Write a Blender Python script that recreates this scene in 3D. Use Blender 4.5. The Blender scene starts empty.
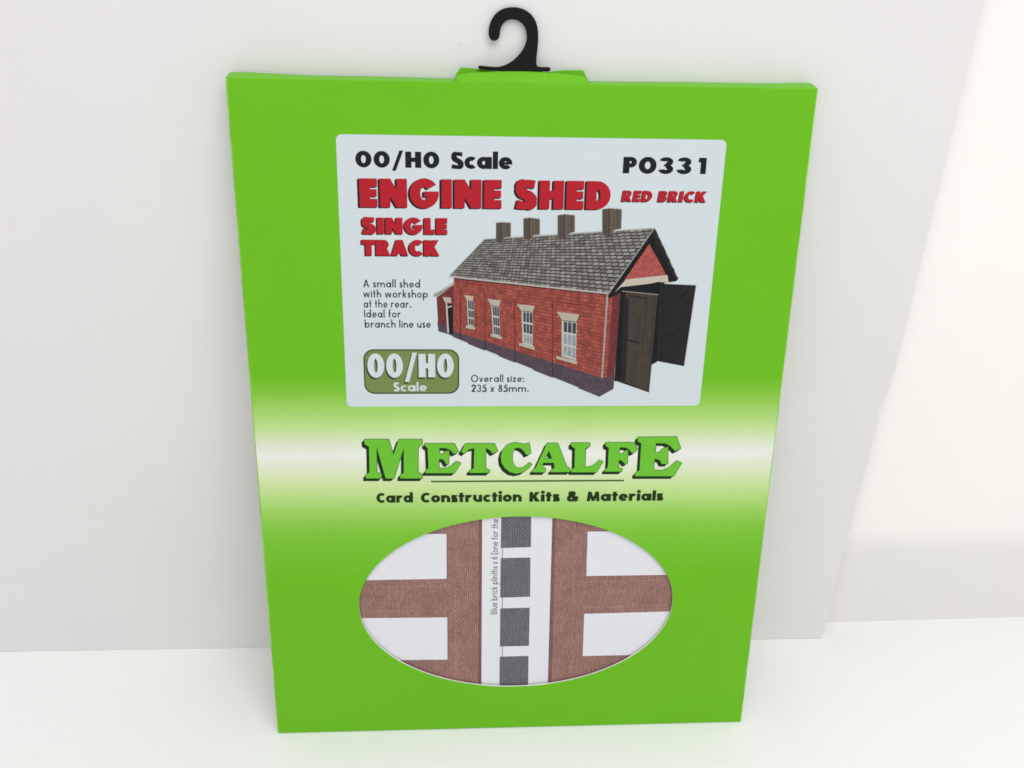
import bpy, bmesh, math, random
from mathutils import Vector, Matrix
from mathutils.geometry import delaunay_2d_cdt

random.seed(4)
scene = bpy.context.scene
COL = scene.collection

# ------------------------------------------------------------------ camera
FPX = 905.03                                   # focal length in pixels of the 1024 px wide frame
CAM = Vector((-0.02702776, -0.30642006, 0.35624403))
ROT = Matrix(((0.99814403, 0.00172896, -0.06087288),
              (-0.05433653, 0.47661915, -0.87742904),
              (0.02749613, 0.87910818, 0.47582851)))    # camera axes in the world, as columns
cam = bpy.data.cameras.new('camera')
cam.sensor_width = 36.0
cam.lens = FPX * 36.0 / 1024.0
cam.clip_start = 0.005
cam.clip_end = 50.0
cam_o = bpy.data.objects.new('camera', cam)
COL.objects.link(cam_o)
cam_o.matrix_world = Matrix.Translation(CAM) @ ROT.to_4x4()
scene.camera = cam_o

# ------------------------------------------------------------------ light
scene.view_settings.view_transform = 'Standard'
scene.view_settings.look = 'None'
scene.view_settings.exposure = 0.05
scene.view_settings.gamma = 1.0
scene.cycles.filter_width = 1.65
world = bpy.data.worlds.new('World')
scene.world = world
world.use_nodes = True
bg = world.node_tree.nodes['Background']
bg.inputs['Color'].default_value = (0.97, 0.975, 1.0, 1)
bg.inputs['Strength'].default_value = 0.62


def area_lamp(name, loc, target, size, power, color):
    d = bpy.data.lights.new(name, 'AREA')
    d.shape = 'RECTANGLE'
    d.size, d.size_y = size
    d.energy = power
    d.color = color
    o = bpy.data.objects.new(name, d)
    COL.objects.link(o)
    o.location = loc
    o.rotation_euler = (Vector(target) - Vector(loc)).to_track_quat('-Z', 'Y').to_euler()
    return o


area_lamp('ceiling_light', (0.15, -0.72, 1.25), (0.0, 0.05, 0.10), (1.1, 0.9), 10.5, (1.0, 0.985, 0.96))
# added spot brightens the wall right of the board; a node mask gives it
# one straight upright edge and one straight level edge
sd = bpy.data.lights.new('added_wall_spot', 'SPOT')
sd.energy = 3.3
sd.color = (1.0, 0.90, 0.73)
sd.spot_size = math.radians(80)
sd.spot_blend = 0.3
sd.shadow_soft_size = 0.005
sd.use_nodes = True
snt = sd.node_tree
em = snt.nodes['Emission']
stc = snt.nodes.new('ShaderNodeTexCoord')
ssp = snt.nodes.new('ShaderNodeSeparateXYZ')
snt.links.new(stc.outputs['Normal'], ssp.inputs['Vector'])
gates = []
for axis, lo, hi in (('X', -0.3090, -0.3060), ('Y', -0.297, -0.270)):
    dv = snt.nodes.new('ShaderNodeMath')
    dv.operation = 'DIVIDE'
    snt.links.new(ssp.outputs[axis], dv.inputs[0])
    snt.links.new(ssp.outputs['Z'], dv.inputs[1])
    mr_ = snt.nodes.new('ShaderNodeMapRange')
    mr_.interpolation_type = 'SMOOTHSTEP'
    mr_.inputs['From Min'].default_value = -hi
    mr_.inputs['From Max'].default_value = -lo
    mr_.inputs['To Min'].default_value = 1.0
    mr_.inputs['To Max'].default_value = 0.0
    snt.links.new(dv.outputs[0], mr_.inputs['Value'])
    gates.append(mr_)
ml = snt.nodes.new('ShaderNodeMath')
ml.operation = 'MULTIPLY'
snt.links.new(gates[0].outputs['Result'], ml.inputs[0])
snt.links.new(gates[1].outputs['Result'], ml.inputs[1])
snt.links.new(ml.outputs[0], em.inputs['Strength'])
so = bpy.data.objects.new('added_wall_spot', sd)
COL.objects.link(so)
so.location = (0.385, -0.60, 0.247)
so.rotation_euler = (math.radians(90), 0, 0)


# ------------------------------------------------------------------ helpers
def lin(c):
    out = []
    for v in c:
        v /= 255.0
        out.append(v / 12.92 if v <= 0.04045 else ((v + 0.055) / 1.055) ** 2.4)
    return out


def new_mat(name, rough=0.5, spec=0.4):
    m = bpy.data.materials.new(name)
    m.use_nodes = True
    b = m.node_tree.nodes['Principled BSDF']
    b.inputs['Roughness'].default_value = rough
    b.inputs['Specular IOR Level'].default_value = spec
    return m, m.node_tree, b


def add_bump(nt, b, scale, strength, dist=0.0005, coord='Object', detail=3.0):
    tc = nt.nodes.new('ShaderNodeTexCoord')
    n = nt.nodes.new('ShaderNodeTexNoise')
    n.inputs['Scale'].default_value = scale
    n.inputs['Detail'].default_value = detail
    bp = nt.nodes.new('ShaderNodeBump')
    bp.inputs['Strength'].default_value = strength
    bp.inputs['Distance'].default_value = dist
    nt.links.new(tc.outputs[coord], n.inputs['Vector'])
    nt.links.new(n.outputs['Fac'], bp.inputs['Height'])
    nt.links.new(bp.outputs['Normal'], b.inputs['Normal'])


GAIN = 1.0   # albedo of printed inks relative to their look in the photograph


def ink(name, rgb, rough=0.45, spec=0.15, var=0.05, scale=900.0, gain=None):
    """a printed ink: flat colour with a very fine print mottle"""
    m, nt, b = new_mat(name, rough, spec)
    c = [min(0.9, v * (GAIN if gain is None else gain)) for v in lin(rgb)]
    tc = nt.nodes.new('ShaderNodeTexCoord')
    n = nt.nodes.new('ShaderNodeTexNoise')
    n.inputs['Scale'].default_value = scale
    n.inputs['Detail'].default_value = 4
    r = nt.nodes.new('ShaderNodeValToRGB')
    r.color_ramp.elements[0].position = 0.3
    r.color_ramp.elements[1].position = 0.7
    r.color_ramp.elements[0].color = [v * (1 - var) for v in c] + [1]
    r.color_ramp.elements[1].color = [min(0.95, v * (1 + var)) for v in c] + [1]
    nt.links.new(tc.outputs['Object'], n.inputs['Vector'])
    nt.links.new(n.outputs['Fac'], r.inputs['Fac'])
    nt.links.new(r.outputs['Color'], b.inputs['Base Color'])
    return m


def brick_ink(name, c1, c2, mortar, bw, bh, mort, swap=False, var=0.5, nscale=(0.35, 2.0)):
    """printed brick or slate pattern in the print's own flat coordinates (UV, millimetres)"""
    m, nt, b = new_mat(name, 0.45, 0.3)
    uv = nt.nodes.new('ShaderNodeUVMap')
    uv.uv_map = 'print'
    src = uv.outputs['UV']
    if swap:
        mp = nt.nodes.new('ShaderNodeMapping')
        mp.inputs['Rotation'].default_value = (0, 0, math.radians(90))
        nt.links.new(src, mp.inputs['Vector'])
        src = mp.outputs['Vector']
    br = nt.nodes.new('ShaderNodeTexBrick')
    br.inputs['Color1'].default_value = lin(c1) + [1]
    br.inputs['Color2'].default_value = lin(c2) + [1]
    br.inputs['Mortar'].default_value = lin(mortar) + [1]
    br.inputs['Scale'].default_value = 1.0
    br.inputs['Mortar Size'].default_value = mort
    br.inputs['Mortar Smooth'].default_value = 0.3
    br.inputs['Brick Width'].default_value = bw
    br.inputs['Row Height'].default_value = bh
    nt.links.new(src, br.inputs['Vector'])
    last = br.outputs['Color']
    for sc in nscale:
        n = nt.nodes.new('ShaderNodeTexNoise')
        n.inputs['Scale'].default_value = sc
        n.inputs['Detail'].default_value = 3
        nt.links.new(src, n.inputs['Vector'])
        mr = nt.nodes.new('ShaderNodeMapRange')
        mr.inputs['From Min'].default_value = 0.3
        mr.inputs['From Max'].default_value = 0.7
        mr.inputs['To Min'].default_value = 1 - var / 2
        mr.inputs['To Max'].default_value = 1 + var / 2
        nt.links.new(n.outputs['Fac'], mr.inputs['Value'])
        mx = nt.nodes.new('ShaderNodeVectorMath')
        mx.operation = 'SCALE'
        nt.links.new(last, mx.inputs[0])
        nt.links.new(mr.outputs['Result'], mx.inputs['Scale'])
        last = mx.outputs['Vector']
    nt.links.new(last, b.inputs['Base Color'])
    return m


def link_mesh(name, verts, faces, mats, parent=None, fmats=None, uvs=None, smooth=False):
    me = bpy.data.meshes.new(name)
    me.from_pydata(verts, [], faces)
    for m in mats:
        me.materials.append(m)
    if fmats:
        for p, k in zip(me.polygons, fmats):
            p.material_index = k
    if uvs:
        lay = me.uv_layers.new(name='print')
        k = 0
        for fu in uvs:
            for t in fu:
                lay.data[k].uv = t
                k += 1
    if smooth:
        for p in me.polygons:
            p.use_smooth = True
    me.update()
    o = bpy.data.objects.new(name, me)
    COL.objects.link(o)
    if parent:
        o.parent = parent
    return o


def area2(p):
    return sum(p[i][0] * p[(i + 1) % len(p)][1] - p[(i + 1) % len(p)][0] * p[i][1] for i in range(len(p)))


def inside(c, poly):
    r = False
    j = len(poly) - 1
    for i in range(len(poly)):
        a, b = poly[i], poly[j]
        if (a[1] > c[1]) != (b[1] > c[1]) and c[0] < (b[0] - a[0]) * (c[1] - a[1]) / (b[1] - a[1]) + a[0]:
            r = not r
        j = i
    return r


def mosaic(items):
    """items: (polygon, material index, uv function or None), later ones lie on top.
    Returns one flat, non-overlapping triangulation."""
    V, F, info = [], [], []
    for poly, mi, uvf in items:
        pts = list(poly)
        if abs(area2(pts)) < 1e-7:
            continue
        if area2(pts) < 0:
            pts.reverse()
        k = len(V)
        V += [Vector((x, y)) for x, y in pts]
        F.append(list(range(k, k + len(pts))))
        info.append((mi, uvf))
    for eps in (1e-4, 3e-5, 3e-4, 1e-5, 1e-3):
        ov, oe, of, _, _, oface = delaunay_2d_cdt(V, [], F, 1, eps, True)
        got = sum(abs(area2([(ov[i].x, ov[i].y) for i in f])) for f, sr in zip(of, oface) if sr)
        if got <= sum(abs(area2([(V[i].x, V[i].y) for i in f])) for f in F) * 1.001:
            bad = False
            for f, sr in zip(of, oface):       # every face must lie inside the polygon it claims
                if sr:
                    c = sum((ov[i] for i in f), Vector((0, 0))) / len(f)
                    if not any(inside(c, [V[i] for i in F[k]]) for k in sr):
                        bad = True
                        break
            if not bad:
                break
    else:
        print('MOSAIC TROUBLE', len(F))
    faces, mats, uvs = [], [], []
    for f, src in zip(of, oface):
        if not src:
            continue
        mi, uvf = info[max(src)]
        p = [ov[i] for i in f]
        f = list(f)
        if area2([(q.x, q.y) for q in p]) < 0:
            f.reverse()
        faces.append(f)
        mats.append(mi)
        uvs.append([(uvf(ov[i].x, ov[i].y) if uvf else (ov[i].x, ov[i].y)) for i in f])
    return [(v.x, v.y) for v in ov], faces, mats, uvs


def solve(A, b):
    n = len(b)
    M = [list(r) + [v] for r, v in zip(A, b)]
    for i in range(n):
        p = max(range(i, n), key=lambda r: abs(M[r][i]))
        M[i], M[p] = M[p], M[i]
        for r in range(n):
            if r != i:
                k = M[r][i] / M[i][i]
                M[r] = [x - k * y for x, y in zip(M[r], M[i])]
    return [M[i][n] / M[i][i] for i in range(n)]


def homography(src, dst):
    A, b = [], []
    for (x, y), (u, v) in zip(src, dst):
        A.append([x, y, 1, 0, 0, 0, -u * x, -u * y]); b.append(u)
        A.append([0, 0, 0, x, y, 1, -v * x, -v * y]); b.append(v)
    h = solve(A, b)

    def f(x, y):
        w = h[6] * x + h[7] * y + 1
        return ((h[0] * x + h[1] * y + h[2]) / w, (h[3] * x + h[4] * y + h[5]) / w)
    return f


# packet: 225 mm wide, 297.6 mm tall, 8 mm thick, leaning back 9.49 degrees
PW, PH, PT = 225.0, 297.6, 8.0
LEAN = math.radians(9.4903)
# measured print positions in the picture -> millimetres on the packet's face (x from its middle, y from its foot)
mm = homography([(278.5, 733.5), (740.5, 722.0), (817.5, 88.0), (226.0, 77.0)],
                [(-PW / 2, 0), (PW / 2, 0), (PW / 2, PH), (-PW / 2, PH)])


def mmp(pts):
    return [mm(x, y) for x, y in pts]


FLOOR_Z = -0.00025      # the packet's foot is squashed flat on the table


def ray(p):
    d = ROT @ Vector((p[0] - 512.0, -(p[1] - 384.0), -FPX))
    return d


def on_floor(p):
    d = ray(p)
    return CAM + d * ((FLOOR_Z - CAM.z) / d.z)


# ------------------------------------------------------------------ the setting
def plaster(name, rgb, rough, spec, mottle, speck=0.0):
    m, nt, b = new_mat(name, rough, spec)
    tc = nt.nodes.new('ShaderNodeTexCoord')
    c = lin(rgb)
    n = nt.nodes.new('ShaderNodeTexNoise')
    n.inputs['Scale'].default_value = 9.0
    n.inputs['Detail'].default_value = 6
    n.inputs['Roughness'].default_value = 0.65
    r = nt.nodes.new('ShaderNodeValToRGB')
    r.color_ramp.elements[0].position = 0.3
    r.color_ramp.elements[1].position = 0.7
    r.color_ramp.elements[0].color = [v * (1 - mottle) for v in c] + [1]
    r.color_ramp.elements[1].color = c + [1]
    nt.links.new(tc.outputs['Object'], n.inputs['Vector'])
    nt.links.new(n.outputs['Fac'], r.inputs['Fac'])
    last = r.outputs['Color']
    if speck:
        # a few small scuffs and specks of dirt
        n2 = nt.nodes.new('ShaderNodeTexNoise')
        n2.inputs['Scale'].default_value = 70.0
        n2.inputs['Detail'].default_value = 2
        mp = nt.nodes.new('ShaderNodeMapping')
        mp.inputs['Scale'].default_value = (1.0, 1.0, 1.6)
        mp.inputs['Location'].default_value = (3.1, 0.7, 5.2)
        nt.links.new(tc.outputs['Object'], mp.inputs['Vector'])
        nt.links.new(mp.outputs['Vector'], n2.inputs['Vector'])
        r2 = nt.nodes.new('ShaderNodeValToRGB')
        r2.color_ramp.elements[0].position = 0.755
        r2.color_ramp.elements[1].position = 0.81
        r2.color_ramp.elements[0].color = (0, 0, 0, 1)
        r2.color_ramp.elements[1].color = (speck, speck, speck, 1)
        nt.links.new(n2.outputs['Fac'], r2.inputs['Fac'])
        mx = nt.nodes.new('ShaderNodeMix')
        mx.data_type = 'RGBA'
        mx.inputs['B'].default_value = (0.25, 0.23, 0.21, 1)
        nt.links.new(r2.outputs['Color'], mx.inputs['Factor'])
        nt.links.new(last, mx.inputs['A'])
        last = mx.outputs['Result']
    nt.links.new(last, b.inputs['Base Color'])
    add_bump(nt, b, 260.0, 0.10, 0.0004)
    return m


M_TABLE = plaster('white_table_paint', (240, 240, 239), 0.45, 0.35, 0.025, 0.14)
M_BOARD = plaster('white_board_paint', (228, 226, 225), 0.6, 0.25, 0.035, 0.16)
M_WALL = plaster('white_wall_paint', (232, 230, 228), 0.6, 0.25, 0.025, 0.16)


def box_mesh(name, x0, x1, y0, y1, z0, z1, mat):
    v = [(x, y, z) for z in (z0, z1) for y in (y0, y1) for x in (x0, x1)]
    f = [(0, 2, 3, 1), (4, 5, 7, 6), (0, 1, 5, 4), (1, 3, 7, 5), (3, 2, 6, 7), (2, 0, 4, 6)]
    return link_mesh(name, v, f, [mat])


bl, br_ = on_floor((0, 652.0)), on_floor((822, 638.6))
wl, wr = on_floor((842, 622.0)), on_floor((1024, 617.0))

table = box_mesh('table_surface', -1.6, 1.6, -1.3, 0.35, FLOOR_Z - 0.03, FLOOR_Z, M_TABLE)
table['kind'] = 'structure'

# wall behind: a vertical sheet along wl..wr, extended both ways
wd = (wr - wl).normalized()
wn = Vector((wd.y, -wd.x, 0))          # towards the viewer
w0 = wl - wd * 1.6
w1 = wr + wd * 0.9
back = -wn * 0.03
wv = []
for z in (FLOOR_Z - 0.001, 1.1):
    for p in (w0, w1, w1 + back, w0 + back):
        wv.append((p.x, p.y, z))
wall = link_mesh('wall', wv, [(0, 1, 5, 4), (1, 2, 6, 5), (2, 3, 7, 6), (3, 0, 4, 7), (4, 5, 6, 7), (3, 2, 1, 0)], [M_WALL])
wall['kind'] = 'structure'

# front board: stands on the table, its right edge nicked
bd = (br_ - bl).normalized()
tilt = math.radians(0.35)
bn = Vector((bd.y, -bd.x, 0)).normalized()     # towards the viewer
bup = (Vector((0, 0, 1)) * math.cos(tilt) - bn * math.sin(tilt)).normalized()
bn = bd.cross(bup).normalized()
BO = (bl + br_) / 2


def on_board(p):
    d = ray(p)
    q = CAM + d * (bn.dot(BO - CAM) / bn.dot(d))
    return ((q - BO).dot(bd), (q - BO).dot(bup))


edge_px = [(822, 638.8), (823.2, 635), (825.2, 629), (826.5, 622), (834.6, 590), (843.6, 553), (844.8, 549), (858, 497),
           (868, 462), (878.8, 421), (880.2, 414), (878.0, 409), (880.6, 405), (878.2, 401.5), (885.6, 398.2), (886.6, 395),
           (890.6, 388), (892.8, 379), (903, 340), (938, 195), (985.2, 0)]
edge = [on_board(p) for p in edge_px]
# carry the edge on above the frame
ex = edge[-1][0] + (edge[-1][0] - edge[-4][0]) / (edge[-1][1] - edge[-4][1]) * (0.62 - edge[-1][1])
outline = [(-1.05, 0.0), (edge[0][0], 0.0)] + edge[1:] + [(ex, 0.62), (-1.05, 0.62)]
bt = 0.004
vs, fs = [], []
nb = len(outline)
for dpt in (0.0, bt):
    for a, b_ in outline:
        q = BO + bd * a + bup * b_ - bn * dpt
        vs.append(q - BO)
fs.append(list(range(nb)))
fs.append(list(range(2 * nb - 1, nb - 1, -1)))
for i in range(nb):
    j = (i + 1) % nb
    fs.append([i, nb + i, nb + j, j])
board = link_mesh('backdrop_board', [tuple(v) for v in vs], fs, [M_BOARD])
board.location = BO
board['label'] = 'large white backdrop board with a nicked right edge standing behind the green packet'
board['category'] = 'board'
bev = board.modifiers.new('edge', 'BEVEL')
bev.width = 0.0004
bev.segments = 2
bev.limit_method = 'ANGLE'

# ------------------------------------------------------------------ the packet
packet = bpy.data.objects.new('kit_packet', None)
COL.objects.link(packet)
packet.empty_display_size = 0.05
packet.rotation_euler = (-LEAN, 0, 0)
packet['label'] = 'bright green card packet with oval window leaning against the white board'
packet['category'] = 'packet'


def green_card():
    """green printed card; a pale band is printed across it below the label"""
    m, nt, b = new_mat('green_printed_card', 0.42, 0.16)
    tc = nt.nodes.new('ShaderNodeTexCoord')
    sp = nt.nodes.new('ShaderNodeSeparateXYZ')
    nt.links.new(tc.outputs['Object'], sp.inputs['Vector'])
    mr = nt.nodes.new('ShaderNodeMapRange')
    mr.inputs['From Min'].default_value = 0.080
    mr.inputs['From Max'].default_value = 0.190
    nt.links.new(sp.outputs['Z'], mr.inputs['Value'])
    rp = nt.nodes.new('ShaderNodeValToRGB')
    rp.color_ramp.interpolation = 'LINEAR'
    stops = [(84, GREEN), (100, (114, 186, 46)), (108.5, (124, 191, 58)), (116, (146, 201, 86)), (123.4, (173, 211, 124)),
             (128.3, (189, 216, 145)), (134, (205, 221, 172)), (139.6, (216, 224, 201)), (144.3, (226, 228, 220)), (148.5, (216, 223, 202)),
             (151.7, (204, 220, 178)), (156.3, (187, 216, 144)), (161.7, (168, 208, 116)), (167, (148, 200, 90)), (172, (128, 190, 62)), (179, GREEN)]
    el = rp.color_ramp.elements
    el[0].position, el[-1].position = 0.0, 1.0
    el[0].color = el[-1].color = lin(GREEN) + [1]
    for v, c in stops:
        e = el.new((v - 80.0) / 110.0)
        e.color = lin(c) + [1]
    nt.links.new(mr.outputs['Result'], rp.inputs['Fac'])
    n = nt.nodes.new('ShaderNodeTexNoise')
    n.inputs['Scale'].default_value = 28.0
    n.inputs['Detail'].default_value = 5
    nt.links.new(tc.outputs['Object'], n.inputs['Vector'])
    m2 = nt.nodes.new('ShaderNodeMapRange')
    m2.inputs['From Min'].default_value = 0.3
    m2.inputs['From Max'].default_value = 0.7
    m2.inputs['To Min'].default_value = 0.975
    m2.inputs['To Max'].default_value = 1.02
    nt.links.new(n.outputs['Fac'], m2.inputs['Value'])
    sc = nt.nodes.new('ShaderNodeVectorMath')
    sc.operation = 'SCALE'
    nt.links.new(rp.outputs['Color'], sc.inputs[0])
    nt.links.new(m2.outputs['Result'], sc.inputs['Scale'])
    nt.links.new(sc.outputs['Vector'], b.inputs['Base Color'])
    add_bump(nt, b, 14.0, 0.25, 0.002, detail=2.0)
    return m


GREEN = (104, 181, 27)
M_GREEN = green_card()
M_CREASE = ink('worn_green_crease', (134, 195, 72), 0.55, 0.15, 0.3, 120.0)
M_CUT = ink('white_card_edge', (232, 232, 226), 0.7, 0.2, 0.02)
M_WHITE = ink('white_label_print', (200, 210, 213), 0.42, 0.16, 0.008, 60.0)
M_BLACK = ink('black_ink', (24, 28, 30), 0.45, 0.15, 0.1)
M_RED = ink('red_ink', (172, 30, 42), 0.45, 0.15, 0.05)
M_NAVY = ink('dark_shadow_ink', (34, 26, 36), 0.45, 0.15, 0.1)
M_TEXT = ink('grey_text_ink', (48, 54, 58), 0.45, 0.15, 0.08)
M_LOGO = ink('logo_green_ink', (100, 184, 34), 0.38, 0.4, 0.03)
M_LOGOD = ink('logo_dark_ink', (26, 46, 24), 0.45, 0.15, 0.08)
M_LINE = ink('rule_green_ink', (54, 100, 34), 0.45, 0.15, 0.08)
M_SLOGAN = ink('slogan_dark_ink', (30, 48, 22), 0.45, 0.15, 0.08)
M_OLIVE = ink('olive_badge_ink', (112, 132, 74), 0.45, 0.15, 0.05)
M_OLIVED = ink('dark_olive_ink', (52, 68, 44), 0.45, 0.15, 0.05)

# --- front panel with the oval window
OC = (0.75, 69.1)
ORX, ORY = 72.5, 45.2


def oval(t, k=0.0):
    return (OC[0] + (ORX + k) * math.cos(t), OC[1] + (ORY + k) * math.sin(t))


def rounded(x0, y0, x1, y1, r, n=6):
    pts = []
    for cx, cy, a in ((x1 - r, y1 - r, 0), (x0 + r, y1 - r, 90), (x0 + r, y0 + r, 180), (x1 - r, y0 + r, 270)):
        for i in range(n + 1):
            t = math.radians(a + 90 * i / n)
            pts.append((cx + r * math.cos(t), cy + r * math.sin(t)))
    return pts


FOLD = 0.55       # radius of the folds in mm
NO = 128
hw = PW / 2 + 0.35
rect = [(-hw + FOLD, FOLD), (hw - FOLD, FOLD), (hw - FOLD, PH - FOLD), (-hw + FOLD, PH - FOLD)]
ov_pts = [oval(2 * math.pi * i / NO) for i in range(NO)]
V2, F2, M2, _ = mosaic([(rect, 0, None), (ov_pts, 1, None)])
verts = [(x / 1000, 0.0, y / 1000) for x, y in V2]
faces = [f for f, k in zip(F2, M2) if k == 0]
fm = [0] * len(faces)
# cut rim of the window, half a millimetre of white card
k0 = len(verts)
for dpt in (0.0, 0.8):
    verts += [(x / 1000, dpt / 1000, y / 1000) for x, y in ov_pts]
for i in range(NO):
    j = (i + 1) % NO
    faces.append([k0 + i, k0 + j, k0 + NO + j, k0 + NO + i])
    fm.append(1)
# rounded folds to the sides, the foot and the head
NS = 5


def fold_strip(kind):
    k = len(verts)
    for i in range(NS + 1):
        t = math.pi / 2 * i / NS
        o_, d_ = FOLD * math.sin(t), FOLD * (1 - math.cos(t))
        if kind in ('l', 'r'):
            s = -1 if kind == 'l' else 1
            x = s * (hw - FOLD + o_)
            verts.extend([(x / 1000, d_ / 1000, FOLD / 1000), (x / 1000, d_ / 1000, (PH - FOLD) / 1000)])
        else:
            z = FOLD - o_ if kind == 'b' else PH - FOLD + o_
            verts.extend([((-hw + FOLD) / 1000, d_ / 1000, z / 1000), ((hw - FOLD) / 1000, d_ / 1000, z / 1000)])
    for i in range(NS):
        a = k + 2 * i
        q = [a, a + 2, a + 3, a + 1]
        if kind in ('l', 't'):
            q.reverse()
        if kind in ('b', 't'):
            q.reverse()
        faces.append(q)
        fm.append(2 if kind in ('l', 'r') and i < 3 else 0)


for kd in 'lrb':
    fold_strip(kd)
# small corner caps close the ends of the folds
for sx, sz in ((-1, 0), (1, 0)):
    k = len(verts)
    cx_ = sx * (hw - FOLD)
    ring_ = []
    for i in range(NS + 1):
        t = math.pi / 2 * i / NS
        row = []
        for j in range(NS + 1):
            p = math.pi / 2 * j / NS
            nx, nz, ny = math.sin(t) * math.cos(p), math.sin(t) * math.sin(p), math.cos(t)
            x = cx_ + sx * FOLD * nx
            z = FOLD - FOLD * nz
            verts.append((x / 1000, FOLD * (1 - ny) / 1000, z / 1000))
    for i in range(NS):
        for j in range(NS):
            a = k + i * (NS + 1) + j
            faces.append([a, a + 1, a + NS + 2, a + NS + 1])
            fm.append(0)
front = link_mesh('front_panel', verts, faces, [M_GREEN, M_CUT, M_CREASE], packet, fm, smooth=False)
front['label'] = 'green front panel with an oval cut-out and a pale printed band'
bmm = bmesh.new()
bmm.from_mesh(front.data)
bmesh.ops.remove_doubles(bmm, verts=bmm.verts, dist=2e-6)
bmm.to_mesh(front.data)
bmm.free()
front.data.update()


def part_box(name, x0, x1, y0, y1, z0, z1, mat, parent=packet, bevel=0.0):
    o = box_mesh(name, x0 / 1000, x1 / 1000, y0 / 1000, y1 / 1000, z0 / 1000, z1 / 1000, mat)
    o.parent = parent
    if bevel:
        bv = o.modifiers.new('bevel', 'BEVEL')
        bv.width = bevel / 1000
        bv.segments = 2
    return o


for s in (-1, 1):
    part_box('side_panel', min(s * hw, s * (hw - 0.5)), max(s * hw, s * (hw - 0.5)), FOLD, PT - 0.5, 1.2, PH - 0.3, M_GREEN)
sl = math.tan(LEAN)
bpv = [(x / 1000, d_ / 1000, (d_ * sl - 0.1 + h_) / 1000) for h_ in (0, 0.4) for d_ in (FOLD, PT) for x in (-hw + 0.4, hw - 0.4)]
link_mesh('bottom_panel', bpv, [(0, 2, 3, 1), (4, 5, 7, 6), (0, 1, 5, 4), (1, 3, 7, 5), (3, 2, 6, 7), (2, 0, 4, 6)], [M_GREEN], packet)
part_box('back_panel', -hw, hw, PT - 0.5, PT, 1.3, PH + 0.3, M_GREEN)

# --- head of the packet: rounded fold rising to the back, a tab held up by the hook
hv, hf = [], []
nu = 60
prof = []
for i in range(7):
    t = math.pi / 2 * i / 6
    prof.append((FOLD * (1 - math.cos(t)), PH - FOLD + FOLD * math.sin(t)))
prof += [(2.0, PH + 0.15), (3.5, PH + 0.45), (5.0, PH + 0.75), (6.5, PH + 0.98), (PT - 0.5, PH + 1.1), (PT - 0.02, PH + 1.0)]
for i in range(nu + 1):
    u = -hw + FOLD * 0.4 + (2 * hw - FOLD * 0.8) * i / nu
    endk = min(1.0, (hw - abs(u)) / 3.0)
    for j, (d_, v_) in enumerate(prof):
        wob = 0.12 * math.sin(u * 0.11 + 1.0) * max(0, j - 6) / 6
        vv = v_ + wob
        if j > 6:
            vv = PH + (vv - PH) * (0.9 + 0.75 * (abs(u) / hw) ** 3) * (0.85 + 0.15 * endk)
        hv.append((u / 1000, d_ / 1000, vv / 1000))
npf = len(prof)
for i in range(nu):
    for j in range(npf - 1):
        a = i * npf + j
        hf.append([a, a + npf, a + npf + 1, a + 1])
top = link_mesh('top_panel', hv, hf, [M_GREEN], packet, smooth=True)

# raised flap in front of the hook
fv, ff = [], []
nu, nj = 40, 8
for i in range(nu + 1):
    q = i / nu
    u = -27.4 + 50.6 * q
    arch = math.sin(math.pi * q) ** 0.55 if 0 < q < 1 else 0.0
    h_ = 1.9 + 1.9 * arch
    for j in range(nj + 1):
        p = j / nj
        fv.append((u / 1000, (0.10 + 3.1 * p) / 1000, (PH - 0.22 + (h_ + .45) * (p ** 0.9)) / 1000))
for i in range(nu):
    for j in range(nj):
        a = i * (nj + 1) + j
        ff.append([a, a + nj + 1, a + nj + 2, a + 1])
flap = link_mesh('raised_flap', fv, ff, [M_GREEN], packet, smooth=True)
sol = flap.modifiers.new('card', 'SOLIDIFY')
sol.thickness = 0.0004
sol.offset = -1.0

# the tab behind the hook, its corners folded
tabp = [(-27.4, 297.2), (23.2, 297.2), (23.2, 299.6), (21.8, 302.5), (14.0, 302.3), (6.0, 301.4), (-10.0, 301.4), (-18.0, 302.2),
        (-25.4, 302.6), (-27.2, 300.0)]
tv = [(u / 1000, 0.0054, v / 1000) for u, v in tabp] + [(u / 1000, 0.0059, v / 1000) for u, v in tabp]
n_ = len(tabp)
tf = [list(range(n_)), list(range(2 * n_ - 1, n_ - 1, -1))] + [[i, n_ + i, n_ + (i + 1) % n_, (i + 1) % n_] for i in range(n_)]
link_mesh('hanging_tab', tv, tf, [M_GREEN], packet)

# --- black plastic hook
M_HOOK, nt, b = new_mat('black_plastic', 0.5, 0.1)
b.inputs['Base Color'].default_value = (0.008, 0.0085, 0.0085, 1)
add_bump(nt, b, 900.0, 0.08, 0.0003)


def catmull(pts, n=5, closed=True):
    out = []
    m = len(pts)
    rng = range(m) if closed else range(m - 1)
    for i in rng:
        if closed:
            p0, p1, p2, p3 = pts[(i - 1) % m], pts[i], pts[(i + 1) % m], pts[(i + 2) % m]
        else:
            p0, p1, p2, p3 = pts[max(i - 1, 0)], pts[i], pts[i + 1], pts[min(i + 2, m - 1)]
        for k in range(n):
            t = k / n
            out.append(tuple(0.5 * ((2 * b1) + (-a + c) * t + (2 * a - 5 * b1 + 4 * c - d) * t * t + (-a + 3 * b1 - 3 * c + d) * t ** 3)
                             for a, b1, c, d in zip(p0, p1, p2, p3)))
    if not closed:
        out.append(pts[-1])
    return out


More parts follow.
